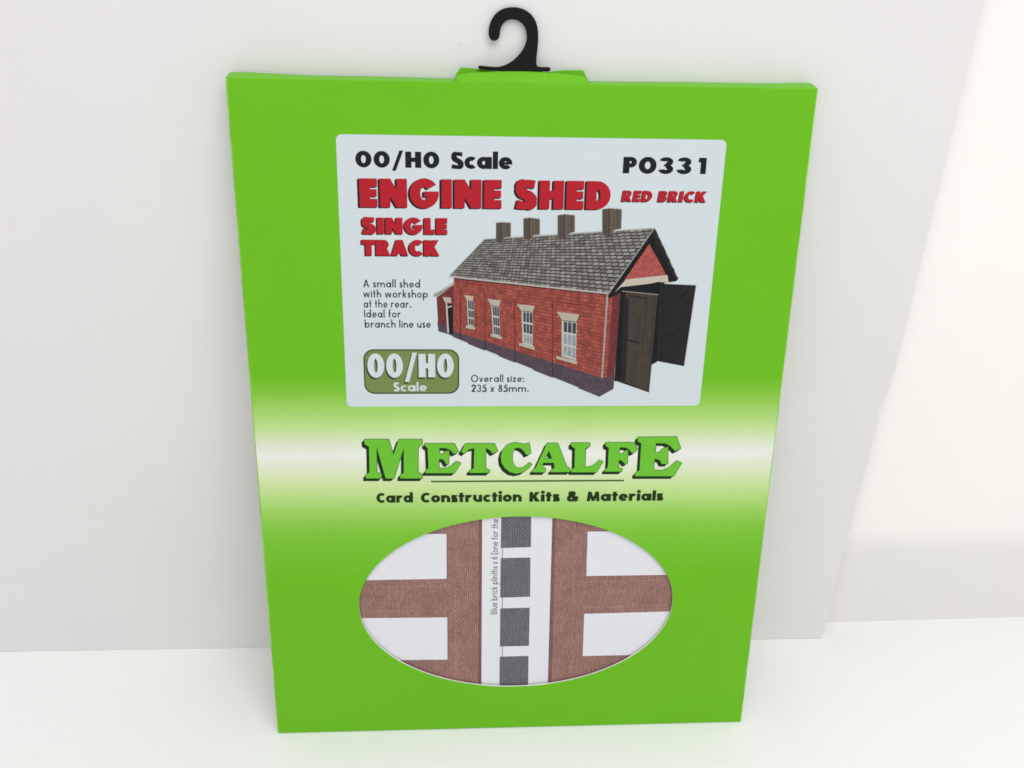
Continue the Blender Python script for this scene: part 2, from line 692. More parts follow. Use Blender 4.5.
# hook outline measured at its own depth: the crook, the tapering neck and the cross bar
hk_out = [(489.2, 35.5), (489.6, 28.5), (492, 20.5), (497, 13.6), (504, 9.3), (512.5, 7.8), (521, 8.8), (528.6, 12.6), (534.2, 18.6),
          (537.4, 26.5), (538.4, 36), (538.0, 46), (536.9, 56), (536.6, 62.5), (537.4, 66.0), (540.5, 67.0)]
hk_bar = [(548.8, 67.2), (550.4, 68.2), (550.7, 69.8), (549.6, 71.3), (547.5, 71.6)]
hk_bot = [(528, 72.6), (505, 71.8), (490, 70.2), (480.5, 69.0), (479.0, 68.2), (478.8, 66.6), (480.2, 65.6)]
hk_in = [(491, 66.6), (499, 66.8), (506, 64.8), (513.2, 60.6), (519.8, 54.4), (524.6, 47), (527, 39.5), (526.6, 31.5), (523.6, 25.2),
         (518.4, 21.2), (512.5, 19.9), (506.6, 21.6), (502.4, 26.0), (500.6, 31.4), (500.3, 35.5), (499.2, 38.8), (496.6, 40.8),
         (493.4, 41.0), (490.6, 39.0)]
hk = catmull(hk_out, 4, False) + hk_bar + hk_bot + catmull(hk_in, 4, False)
hk = [(-1.85 + (a + 2.0) * 1.02, 312.0 + (b_ - 312.0) * 1.02 + .25) for a, b_ in mmp(hk)]
HD0, HD1 = 3.5, 4.9
v3 = [(u / 1000, HD0 / 1000, v / 1000) for u, v in hk] + [(u / 1000, HD1 / 1000, v / 1000) for u, v in hk]
n_ = len(hk)
if area2(hk) < 0:
    rngf = list(range(n_ - 1, -1, -1))
else:
    rngf = list(range(n_))
f3 = [rngf, [n_ + i for i in reversed(rngf)]]
for a, b_ in zip(rngf, rngf[1:] + rngf[:1]):
    f3.append([a, n_ + a, n_ + b_, b_])
hook = link_mesh('hanger_hook', v3, f3, [M_HOOK], packet)
hook['label'] = 'black plastic hook with a short cross bar'
bv = hook.modifiers.new('round', 'BEVEL')
bv.width = 0.0003
bv.segments = 2
bv.limit_method = 'ANGLE'
bv.angle_limit = math.radians(50)

# ------------------------------------------------------------------ lettering: a geometric sans drawn here stroke by stroke


def R(x0, y0, x1, y1):
    return [(x0, y0), (x1, y0), (x1, y1), (x0, y1)]


def ring(cx, cy, rx, ry, irx, iry, a0=0.0, a1=360.0, icx=None, icy=None):
    icx = cx if icx is None else icx
    icy = cy if icy is None else icy
    out = []
    n = max(1, int(math.ceil((a1 - a0) / 60.0)))
    for k in range(n):
        b0 = math.radians(a0 + (a1 - a0) * k / n)
        b1 = math.radians(a0 + (a1 - a0) * (k + 1) / n)
        m = 7
        o = [(cx + rx * math.cos(b0 + (b1 - b0) * i / m), cy + ry * math.sin(b0 + (b1 - b0) * i / m)) for i in range(m + 1)]
        q = [(icx + irx * math.cos(b0 + (b1 - b0) * i / m), icy + iry * math.sin(b0 + (b1 - b0) * i / m)) for i in range(m, -1, -1)]
        out.append(o + q)
    return out


def spine(pts, s, t, n=5):
    p = catmull(pts, n, False)
    L_, R_ = [], []
    for i, (x, y) in enumerate(p):
        a = p[max(i - 1, 0)]
        b = p[min(i + 1, len(p) - 1)]
        dx, dy = b[0] - a[0], b[1] - a[1]
        l = math.hypot(dx, dy) or 1.0
        nx, ny = -dy / l, dx / l
        w = (abs(nx) * s + abs(ny) * t) / 2
        L_.append((x + nx * w, y + ny * w))
        R_.append((x - nx * w, y - ny * w))
    out = []
    for i in range(len(p) - 1):
        out += [[L_[i], R_[i], R_[i + 1]], [L_[i], R_[i + 1], L_[i + 1]]]
    return out


def L(x0, y0, x1, y1, w):
    return [(x0 - w / 2, y0), (x0 + w / 2, y0), (x1 + w / 2, y1), (x1 - w / 2, y1)]


def bowl(x0, xr, y0, y1, s, t, k=1.0):
    ry = (y1 - y0) / 2
    rx = min(ry * k, xr - x0)
    xc = xr - rx
    out = ring(xc, (y0 + y1) / 2, rx, ry, max(0.02, rx - s), max(0.02, ry - t), -90, 90)
    out += [R(x0, y1 - t, xc + 0.001, y1), R(x0, y0, xc + 0.001, y0 + t)]
    return out


def spine_s(w, h, s, t):
    return spine([(w * .90, h - t * .62), (w * .62, h - t * .5), (w * .36, h - t * .52), (s * .5 + .02, h * .73), (w * .36, h * .555),
                  (w * .62, h * .44), (w - s * .5, h * .27), (w * .62, t * .5), (w * .34, t * .5), (w * .06, t * .68)], s, t, 5)


def glyph(c, s, t, X):
    heavy = s > 0.22
    tm = t * 0.88
    if c == ' ':
        return [], 0.34
    if c == 'A':
        w = 1.02 if heavy else 0.86
        return [[(0, 0), (s * 1.08, 0), (w / 2 + s * .54, 1), (w / 2 - s * .54, 1)],
                [(w - s * 1.08, 0), (w, 0), (w / 2 + s * .54, 1), (w / 2 - s * .54, 1)],
                R(w * .24, .17 if heavy else .26, w * .76, (.17 if heavy else .26) + t * .8)], w
    if c == 'B':
        w = .74
        return [R(0, 0, s, 1)] + bowl(s * .5, w * .95, .47, 1, s, tm) + bowl(s * .5, w, 0, .55, s, tm), w
    if c == 'C':
        return ring(.5, .5, .5, .515, .5 - s, .515 - t, 47, 313), .85
    if c == 'D':
        w = .87
        return [R(0, 0, s, 1)] + bowl(s * .5, w, 0, 1, s, t, 1.0), w
    if c == 'E':
        w = .62
        return [R(0, 0, s, 1), R(0, 0, w, t), R(0, 1 - t, w, 1), R(0, .5 - tm / 2, w * .97, .5 + tm / 2)], w
    if c == 'G':
        g = ring(.51, .5, .51, .525, max(.08, .51 - s), max(.1, .525 - t), 36, 360)
        g.append([(.50, .57), (1.02, .57), (1.02, .49), (.98, .36), (.50, .38)])
        return g, 1.02
    if c == 'H':
        w = .87
        return [R(0, 0, s, 1), R(w - s, 0, w, 1), R(0, .5 - t / 2, w, .5 + t / 2)], w
    if c == 'I':
        return [R(0, 0, s, 1)], s
    if c == 'K':
        w = .9
        return [R(0, 0, s, 1), [(s * .8, .38), (s * .8, .56), (w - s * 1.28, 1), (w - .02, 1), (s * 1.45, .40)],
                [(s * .95, .58), (s * 1.5, .72), (w + .02, 0), (w - s * 1.25, 0), (s * .8, .47)]], w
    if c == 'L':
        w = .58
        return [R(0, 0, s, 1), R(0, 0, w, t)], w
    if c == 'M':
        w = 1.16
        a = s * .95
        return [[(0, 0), (a, 0), (a + .10, 1), (.10, 1)], [(w - a, 0), (w, 0), (w - .10, 1), (w - .10 - a, 1)],
                [(.10, 1), (.10 + a, 1), (w / 2 + a * .42, .02), (w / 2 - a * .42, .02)],
                [(w - .10 - a, 1), (w - .10, 1), (w / 2 + a * .42, .02), (w / 2 - a * .42, .02)]], w
    if c == 'N':
        w = .95
        a = s * .98
        return [R(0, 0, a, 1), R(w - a, 0, w, 1), [(0, 1), (a * 1.02, 1), (w, 0), (w - a * 1.02, 0)]], w
    if c == 'O':
        w = 1.05
        return ring(w / 2, .5, w / 2, .52, w / 2 - s, .52 - t), w
    if c == '0':
        w = .88
        return ring(w / 2, .5, w / 2, .52, w / 2 - s * .93, .52 - t), w
    if c == 'P':
        w = .76
        return [R(0, 0, s, 1)] + bowl(s * .5, w, .36, 1, s, tm), w
    if c == 'R':
        w = .80
        return [R(0, 0, s, 1)] + bowl(s * .5, w * .95, .40, 1, s, tm) + [[(s * .8, .5), (s * 1.75, .5), (w + .04, 0), (w + .04 - s * 1.18, 0)]], w + .04
    if c == 'S':
        return spine_s(.76 if heavy else .6, 1.0, s * (.92 if heavy else 1), t * (.80 if heavy else 1)), (.76 if heavy else .6)
    if c == 'T':
        w = .78
        return [R(w / 2 - s / 2, 0, w / 2 + s / 2, 1), R(0, 1 - t, w, 1)], w
    if c == '/':
        return [L(.10, -.20, .52, 1.06, s * .62)], .62
    if c == '1':
        if heavy:
            return [R(.16, 0, .16 + s, 1), [(.0, .72), (.16 + s * .5, .72), (.16 + s * .5, 1), (.04, 1)]], .16 + s
        return [R(.2, 0, .2 + s, 1)], .4
    if c == '3':
        w = .86 if heavy else .58
        top_ = ring(w * .5, .73, w * .47, .28, w * .47 - s * .95, max(.03, .28 - t * .8), -95, 165)
        bot_ = ring(w * .5, .28, w * .5, .30, w * .5 - s, max(.03, .30 - t * .85), -172, 95)
        return top_ + bot_ + ([R(w * .36, .45, w * .6, .58)] if heavy else []), w
    if c == '2':
        w = .56
        return spine([(.06, .70), (.10, .86), (.29, .94), (.48, .83), (.48, .66), (.30, .38), (.08, .08)], s, t) + [R(0, 0, w, t)], w
    if c == '5':
        w = .56
        return spine([(.02, .17), (.12, .08), (.28, .055), (.48, .18), (.50, .36), (.38, .56), (.22, .60), (.10, .56)], s, t) + \
            [[(.07, .52), (.07 + s, .55), (.20 + s * .4, 1 - t * .2), (.14, 1)], R(.14, 1 - t, .52, 1)], w
    if c == '8':
        w = .56
        return ring(w / 2, .745, w * .42, .255, w * .42 - s, .255 - t) + ring(w / 2, .275, w * .5, .295, w * .5 - s, .295 - t), w
    if c == '6':
        w = .58
        return ring(w / 2, .30, w / 2, .31, w / 2 - s, .31 - t) + spine([(.06, .36), (.2, .68), (.40, 1.0)], s, t), w
    if c == '&':
        w = .95
        return spine([(w - s * .35, .02), (.52, .45), (.26, .72), (.30, .90), (.46, .93), (.58, .80), (.46, .62), (.22, .46), (.15, .26),
                      (.30, .10), (.52, .12), (.72, .30), (.84, .52)], s * .78, t * .8), w
    if c == '.':
        return [R(0, 0, s * 1.15, s * 1.15)], s * 1.15
    if c == ':':
        return [R(0, 0, s * 1.15, s * 1.15), R(0, X - s * 1.15, s * 1.15, X)], s * 1.15
    if c == '(':
        return spine([(.30, 1.06), (.12, .75), (.07, .42), (.12, .10), (.30, -.22)], s, t), .3
    # lower case
    bw = X * (0.97 + 0.45 * s)
    rx, ry = bw / 2, X / 2 + .01
    irx, iry = max(.03, rx - s), max(.03, ry - t)
    rg = lambda a0=0, a1=360: ring(rx, X / 2, rx, ry, irx, iry, a0, a1)
    nw = X * .80 + s * .75
    if c == 'o':
        return rg(), bw
    if c == 'a':
        return rg() + [R(bw - s * .72, 0, bw + s * .28, X)], bw + s * .28
    if c == 'd':
        return rg() + [R(bw - s * .72, 0, bw + s * .28, 1.08)], bw + s * .28
    if c == 'b':
        return ring(rx + s * .28, X / 2, rx, ry, irx, iry) + [R(0, 0, s, 1.08)], bw + s * .28
    if c == 'p':
        return ring(rx + s * .28, X / 2, rx, ry, irx, iry) + [R(0, -.36, s, X)], bw + s * .28
    if c == 'c':
        return rg(48, 312), bw * .86
    if c == 'e':
        bt_ = t * (.55 if heavy else .8)
        return rg(0, 322) + [R(s * .5, X * .5 - bt_ * .55, bw - .004, X * .5 + bt_ * .45)], bw
    if c in 'nhm':
        top_ = 1.08 if c == 'h' else X
        out = [R(0, 0, s, top_)]
        r_ = nw / 2
        for k in range(2 if c == 'm' else 1):
            x0 = k * (nw - s)
            ry_ = min(r_, X * .62)
            out += ring(x0 + r_, X - ry_, r_, ry_, max(.02, r_ - s), max(.02, ry_ - t), 0, 170)
            out.append(R(x0 + nw - s, 0, x0 + nw, X - ry_ + .001))
        return out, nw + (nw - s if c == 'm' else 0)
    if c == 'u':
        r_ = nw / 2
        ry_ = min(r_, X * .62)
        return [R(0, ry_ - .001, s, X), R(nw - s, 0, nw, X)] + ring(r_, ry_, r_, ry_, max(.02, r_ - s), max(.02, ry_ - t), 180, 350), nw
    if c == 'r':
        r_ = nw * .5
        ry_ = min(r_, X * .62)
        return [R(0, 0, s, X)] + ring(r_, X - ry_, r_, ry_, max(.02, r_ - s), max(.02, ry_ - t * 1.1), 58, 165), nw * .76
    if c == 'i':
        return [R(0, 0, s, X), ring(s / 2, X + .2, s * .56, s * .5, 0.001, 0.001, 0, 60)[0]] + ring(s / 2, X + .06 + s * .5, s * .56, s * .52, .001, .001, 60, 360) + \
            ring(s / 2, X + .06 + s * .5, s * .56, s * .52, .001, .001, 0, 60), s
    if c == 'l':
        return [R(0, 0, s, 1.08)], s
    if c == 't':
        w = s + .22
        return [R(.10, 0, .10 + s, .98), R(0, X - t * .85, w, X)], w
    if c == 'f':
        w = s + .24
        return [R(.10, 0, .10 + s, .86)] + ring(.10 + s * 1.2 + .04, .80, s * 1.2 + .04, .28, .04 + s * .2, .28 - t, 80, 180) + [R(0, X - t * .85, w, X)], w
    if c == 's':
        w = X * (.78 if heavy else .62)
        return spine_s(w, X, s * .86, t * .86), w
    if c == 'k':
        w = X * .62 + s * .9
        return [R(0, 0, s, 1.08), [(s * .8, X * .36), (s * .8, X * .6), (w - s * 1.25, X), (w, X), (s * 1.4, X * .40)],
                [(s * .9, X * .52), (s * 1.4, X * .66), (w + .03, 0), (w + .03 - s * 1.3, 0)]], w + .03
    if c == 'w':
        w = X * 1.45
        q = w / 4
        a = s * .95
        return [L(q, 0, a / 2, X, a), L(q, 0, 2 * q, X, a), L(3 * q, 0, 2 * q, X, a), L(3 * q, 0, w - a / 2, X, a)], w
    if c == 'v':
        w = X * .9
        return [L(w / 2, 0, s / 2, X, s), L(w / 2, 0, w - s / 2, X, s)], w
    if c == 'x':
        w = X * .85
        return [L(s * .55, 0, w - s * .55, X, s * 1.1), L(w - s * .55, 0, s * .55, X, s * 1.1)], w
    if c == 'z':
        w = X * .8
        return [R(0, 0, w, t), R(0, X - t, w, X), L(s * .6, 0, w - s * .6, X, s * 1.1)], w
    raise ValueError(c)


def typeset(text, s, t, X, gap, space=0.34, slant=0.0):
    x = 0.0
    out = []
    for ch in text:
        if ch == ' ':
            x += space
            continue
        polys, w = glyph(ch, s, t, X)
        for p in polys:
            out.append([(a + x + slant * b, b) for a, b in p])
        x += w + gap
    xs = [a for p in out for a, b in p]
    return out, min(xs), max(xs)


def fit(text, left, right, top, s, t, X, gap, space=0.34, slant=0.0, cap_only=True):
    """set the words from `left` to `right` (ends of the baseline) with capitals reaching `top`; all in picture pixels"""
    pl_, pr, pt = mm(*left), mm(*right), mm(*top)
    polys, x0, x1 = typeset(text, s, t, X, gap, space, slant)
    base = (pl_[1] + pr[1]) / 2
    kx = (pr[0] - pl_[0]) / (x1 - x0)
    ky = pt[1] - (pl_[1] + (pr[1] - pl_[1]) * (top[0] - left[0]) / max(1e-6, right[0] - left[0]))
    return [[(pl_[0] + (a - x0) * kx, base + b * ky) for a, b in p] for p in polys]


def shift(polys, dx, dy):
    return [[(a + dx, b + dy) for a, b in p] for p in polys]


def drop(polys, dx, dy, n=3):
    out = []
    for k in range(1, n + 1):
        out += shift(polys, dx * k / n, dy * k / n)
    return out


def print_on(name, items, mats, parent, layer):
    """lay a flat print on the packet's face; layer counts sheets of ink, 0.03 mm each"""
    v2, f2, m2, u2 = mosaic(items)
    y = -layer * 0.00003
    return link_mesh(name, [(a / 1000, y, b / 1000) for a, b in v2], f2, mats, parent, m2, u2)


# ------------------------------------------------------------------ product label
label = print_on('product_label', [([(a + (277.7 - b_) / 111.4 * (-1.3 if a > 0 else -.3), b_) for a, b_ in rounded(-73.0, 166.7, 78.8, 277.7, 2.2)], 0, None)], [M_WHITE], packet, 2)
label['label'] = 'white rounded label with the product title and a picture of a brick shed'
HV = dict(s=.335, t=.27, X=.72)


def lettering(name, polys, mat, parent, layer, shadow=None, smat=None):
    items = []
    if shadow:
        items += [(p, 1, None) for p in drop(polys, *shadow)]
    items += [(p, 0, None) for p in polys]
    return print_on(name, items, [mat] + ([smat] if smat else []), parent, layer)


lettering('scale_heading', fit('00/H0', (355.6, 167.0), (439.4, 168.0), (355.6, 150.9), gap=.11, **HV) +
          fit('Scale', (451.2, 168.3), (512.2, 169.4), (451.2, 152.0), .32, .26, .74, .05), M_BLACK, label, 4)
lettering('product_code', sum([fit(ch, (a, 173.2 + (a - 622) * .01), (b_, 173.2 + (b_ - 622) * .01), (a, 156.8 + (a - 622) * .012), .36, .29, .72, .1) for ch, a, b_ in
     (('P', 622.6, 636.2), ('O', 638.2, 656.0), ('3', 658.0, 672.8), ('3', 676.0, 690.9), ('1', 697.4, 705.5))], []), M_BLACK, label, 4)
TT = dict(s=.365, t=.295, X=.7)
lettering('product_title', fit('ENGINE SHED', (360.0, 206.6), (609.8, 209.9), (360.0, 177.8), gap=.095, space=.40, **TT), M_RED, label, 4, (-.85, -.4), M_NAVY)
pol = fit('SINGLE', (362.2, 233.6), (447.4, 234.4), (362.2, 217.2), gap=.085, **TT) + fit('TRACK', (362.2, 255.4), (439.6, 255.8), (362.2, 239.6), gap=.04, **TT)
lettering('product_subtitle', pol, M_RED, label, 4, (-.55, -.38), M_NAVY)
pol = fit('RED BRICK', (621.2, 201.5), (706.3, 202.0), (621.2, 190.6), .335, .25, .7, .085, .42, .11)
lettering('finish_lettering', pol, M_RED, label, 4, (-.35, -.35), M_NAVY)
LT = dict(s=.165, t=.145, X=.64)
pol = []
for txt, l_, r_, tp in (('A small shed', (363.2, 287.2), (420.2, 287.4), (363.2, 279.6)),
                        ('with workshop', (363.4, 297.3), (427.8, 297.6), (363.4, 289.7)),
                        ('at the rear.', (363.7, 307.5), (411.0, 307.6), (363.7, 299.8)),
                        ('Ideal for', (364.3, 317.3), (400.9, 317.5), (364.3, 309.6)),
                        ('branch line use', (364.8, 327.4), (430.8, 327.8), (364.8, 319.8))):
    pol += fit(txt, l_, r_, tp, gap=.155, space=.38, **LT)
lettering('description_text', pol, M_TEXT, label, 4)
pol = fit('Overall size:', (471.0, 381.7), (524.0, 382.0), (471.0, 374.7), gap=.155, space=.38, **LT) + \
    fit('235 x 85mm.', (471.4, 391.6), (528.6, 391.9), (471.4, 384.4), gap=.155, space=.38, **LT)
lettering('size_text', pol, M_TEXT, label, 4)

# badge
bx0, by1 = mm(363.0, 349.2)
bx1, by0 = mm(459.2, 393.6)
items = [(rounded(bx0, by0, bx1, by1, 4.3), 1, None), (rounded(bx0 + .55, by0 + .55, bx1 - .55, by1 - .55, 3.8), 0, None)]
b_oo = fit('00/H0', (367.8, 377.0), (453.8, 377.4), (367.8, 353.6), .37, .22, .7, .10)
b_sc = fit('Scale', (393.8, 391.0), (426.8, 391.1), (393.8, 382.5), .20, .17, .68, .11)
items += [(p, 1, None) for p in drop(b_oo, -.55, -.75)] + [(p, 2, None) for p in b_oo + b_sc]
print_on('scale_badge', items, [M_OLIVE, M_OLIVED, M_WHITE], label, 4)['label'] = 'olive badge with white scale lettering'

# ------------------------------------------------------------------ picture of the brick shed
P_SLATE = brick_ink('slate_print', (150, 147, 141), (98, 95, 91), (46, 44, 44), 7.6, 3.9, 0.75, var=0.38, nscale=(0.12, 1.3))
P_BRICK = brick_ink('red_brick_print', (166, 76, 60), (134, 58, 50), (108, 56, 52), 5.6, 2.7, 0.40, var=0.55, nscale=(0.12, 1.1))
P_PINK = brick_ink('gable_brick_print', (184, 78, 72), (158, 60, 56), (136, 80, 76), 2.2, 1.1, 0.2, var=0.45, nscale=(0.3, 1.2))
P_DBRICK = brick_ink('dark_brick_print', (124, 46, 44), (102, 38, 40), (82, 36, 40), 2.2, 1.1, 0.2, var=0.45, nscale=(0.3, 1.2))
P_PLINTH = brick_ink('blue_brick_print', (88, 73, 84), (72, 59, 69), (56, 46, 55), 2.8, 1.4, 0.2, var=0.35, nscale=(0.2, 1.0))
P_WOOD = brick_ink('door_wood_print', (66, 58, 47), (53, 47, 39), (40, 35, 30), 60.0, 1.9, 0.16, swap=True, var=0.35, nscale=(0.25, 1.6))
P_VENT = brick_ink('vent_wood_print', (106, 95, 80), (85, 76, 64), (58, 51, 44), 60.0, 1.2, 0.22, swap=True, var=0.3, nscale=(0.4,))
P_VENTD = brick_ink('vent_dark_print', (90, 81, 68), (72, 63, 54), (54, 46, 40), 60.0, 1.2, 0.22, swap=True, var=0.3, nscale=(0.4,))
P_STONE = ink('stone_print', (172, 164, 148), var=0.10, scale=700)
P_BEAM = ink('lintel_print', (186, 178, 164), var=0.06, scale=500)
P_BLACK = ink('shadow_print', (22, 24, 26), var=0.15, scale=300)
P_DOORD = ink('dark_door_print', (34, 34, 34), var=0.18, scale=260)
P_FRAME = ink('window_frame_print', (178, 179, 174), var=0.04)
P_GLASS = ink('window_glass_print', (62, 66, 74), var=0.30, scale=420)
P_GLASSL = ink('pale_glass_print', (140, 146, 150), var=0.25, scale=420)
P_PIPE = ink('pipe_print', (158, 150, 146), var=0.06)
P_SEAM = ink('seam_print', (104, 34, 34), var=0.1)
P_EDGE = ink('roof_edge_print', (172, 170, 164), var=0.08)
PM = [P_SLATE, P_BRICK, P_PINK, P_DBRICK, P_PLINTH, P_WOOD, P_VENT, P_VENTD, P_STONE, P_BEAM, P_BLACK, P_DOORD, P_FRAME, P_GLASS, P_GLASSL,
      P_PIPE, P_SEAM, P_EDGE]
(SLATE, BRICK, PINK, DBRICK, PLINTH, WOOD, VENT, VENTD, STONE, BEAM, BLACK, DOORD, FRAME, GLASS, GLASSL, PIPE, SEAM, EDGE) = range(18)
pic = []


def pp(k, pts, uvf=None):
    pic.append((mmp(pts), k, uvf))


def quad_uv(quad, w, h):
    return homography(mmp(quad), [(0, 0), (w, 0), (w, h), (0, h)])


def grid_fill(k, quad, w, h, nx, ny):
    """a perspective drawing of a flat w x h face, cut into cells so its pattern keeps the perspective"""
    to_mm = homography([(0, 0), (w, 0), (w, h), (0, h)], mmp(quad))
    uvf = quad_uv(quad, w, h)
    for i in range(nx):
        for j in range(ny):
            a, b_, c_, d_ = w * i / nx, w * (i + 1) / nx, h * j / ny, h * (j + 1) / ny
            pic.append(([to_mm(a, c_), to_mm(b_, c_), to_mm(b_, d_), to_mm(a, d_)], k, uvf))


def line(k, a, b_, w):
    dx, dy = b_[0] - a[0], b_[1] - a[1]
    l = math.hypot(dx, dy)
    nx, ny = -dy / l * w / 2, dx / l * w / 2
    pp(k, [(a[0] + nx, a[1] + ny), (b_[0] + nx, b_[1] + ny), (b_[0] - nx, b_[1] - ny), (a[0] - nx, a[1] - ny)])


# rear workshop
wq = [(438.6, 330.5), (453.8, 332.5), (453.8, 284.6), (436.6, 296.4)]
pp(DBRICK, wq, quad_uv(wq, 20, 42))
pp(PLINTH, [(437.4, 321.4), (446.4, 325.5), (453.6, 329.6), (453.6, 336.2), (447.8, 333.8), (438.4, 331.2)], quad_uv(wq, 20, 42))
pp(EDGE, [(432.6, 294.6), (453.6, 282.2), (453.6, 285.2), (437.2, 296.8)])
line(BLACK, (434.2, 296.2), (453.4, 285.4), 0.7)
pp(BLACK, [(446.6, 303.5), (452.6, 304.5), (453.2, 334.6), (448.6, 333.0)])
pp(DOORD, [(448.4, 309), (451.6, 308), (452.0, 311), (448.6, 312)])
pp(STONE, [(442.6, 296.8), (451.0, 297.4), (451.2, 303.2), (444.6, 301.6)])
pp(BEAM, [(445.6, 301.4), (447.1, 302.2), (449.1, 333.0), (447.3, 332.4)])
pp(FRAME, [(446.8, 306.8), (451.6, 305.4), (451.7, 306.8), (447.0, 308.2)])
# front wall and its plinth
wallq = [(453.4, 332.0), (601.8, 378.4), (607.8, 293.6), (453.8, 277.8)]
grid_fill(BRICK, wallq, 290.0, 62.0, 14, 3)
plq = [(453.2, 336.8), (600.2, 396.0), (601.8, 377.6), (453.4, 330.8)]
grid_fill(PLINTH, plq, 290.0, 12.0, 14, 1)
for x0_, x1_ in ((468, 485), (499, 515), (533, 552.4), (578, 600.2)):
    f_ = lambda x: 336.8 + (x - 453.2) * .4027
    pp(PLINTH, [(x0_, f_(x0_) - 1), (x1_, f_(x1_) - 1), (x1_, f_(x1_) + .9), (x0_, f_(x0_) + .9)])
# brick return at the corner, plinth return
cq = [(601.8, 378.4), (614.2, 376.0), (621.8, 286.0), (607.8, 293.6)]
pp(BRICK, cq, quad_uv(cq, 16, 62))
dq = [(606.5, 379), (614.2, 376.0), (621.6, 290.0), (613.0, 292)]
pp(DBRICK, dq, quad_uv(dq, 8, 62))
eq = [(600.2, 396.0), (613.4, 388.8), (614.4, 375.8), (601.8, 377.8)]
pp(PLINTH, eq, quad_uv(eq, 12, 12))
# pilaster seams
for a, b_ in (((460.6, 287.0), (460.4, 333.4)), ((484.6, 292.5), (485.0, 340.6)), ((514.6, 299.6), (515.0, 349.6)), ((552.2, 300.5), (552.4, 362.0))):
    line(SEAM, a, b_, 0.9)
for a, b_ in (((460.4, 333.4), (460.4, 338.8)), ((485.0, 340.6), (485.1, 349.0)), ((515.0, 349.6), (515.2, 362)), ((552.4, 362.0), (552.6, 377.4))):
    line(BLACK, a, b_, 0.7)
line(SEAM, (455, 281.0), (484, 285.4), 0.7)
line(SEAM, (561, 302.2), (582, 305.0), 0.8)
line(BLACK, (454, 278.6), (606.5, 294.6), 0.9)
line(PIPE, (607.3, 295.0), (601.9, 377.6), 1.7)
# gable
gq = [(622.0, 282.4), (667.5, 276.6), (652.4, 238.0), (648.6, 238.0)]
pp(BLACK, [(653.4, 228.2), (654.6, 228.2), (678.4, 278.4), (676.2, 281.0), (672.6, 281.6), (666, 282.6), (622, 292), (608.4, 298.5), (607.6, 293.6)])
pp(DOORD, [(654.6, 229.4), (677.6, 278.2), (675.2, 280.0), (651.5, 234.6)])
pq = [(624.8, 279.8), (666.4, 274.8), (649.6, 242.6), (648.4, 242.6)]
pp(PINK, [(624.2, 280.0), (666.4, 275.0), (649.2, 243.8)], lambda x, y: (x * 2.0, y * 2.0 - x * .35))
pp(BEAM, [(625.8, 279.3), (667.3, 274.9), (668.6, 282.8), (663.4, 282.0), (621.0, 286.9), (614.5, 292.2)])
line(EDGE, (653.8, 228.2), (607.6, 294.2), 1.5)
line(SLATE, (655.2, 229.6), (678.0, 278.6), 0.9)
# dark opening
pp(BLACK, [(620.6, 290.6), (658.0, 281.6), (664.2, 282.6), (661.0, 300), (657.2, 361.4), (652.0, 364.4), (640, 380), (614.2, 381.0)])
# doors
rdq = [(656.6, 360.8), (684.0, 366.0), (696.0, 285.2), (660.2, 283.6)]
pp(DOORD, rdq)
line(BLACK, (674, 302), (688, 291), 1.6)
line(BLACK, (672, 336), (681, 326), 1.4)
line(PIPE, (684.0, 366.0), (696.0, 285.2), 0.5)
line(P_EDGE and BLACK, (664.5, 284.0), (661.0, 361.0), 0.8)
ldq = [(615.0, 380.4), (648.6, 392.2), (658.2, 294.6), (621.4, 290.8)]
pp(BLACK, ldq)
pp(WOOD, [(623.5, 381.4), (648.6, 392.2), (658.2, 294.6), (625.6, 292.0)], quad_uv(ldq, 38, 80))
pp(DOORD, [(620.4, 382), (625.0, 384), (629.0, 300), (624.0, 293)])
line(BLACK, (624.2, 338.8), (639.4, 343.2), 1.3)
line(BLACK, (630.0, 295.6), (646.0, 298.2), 1.0)
line(BLACK, (646.0, 298.2), (645.0, 305.0), 0.7)
line(PIPE, (622, 291.0), (658.2, 294.6), 0.7)
line(BLACK, (658.0, 295.5), (648.6, 392.2), 0.6)
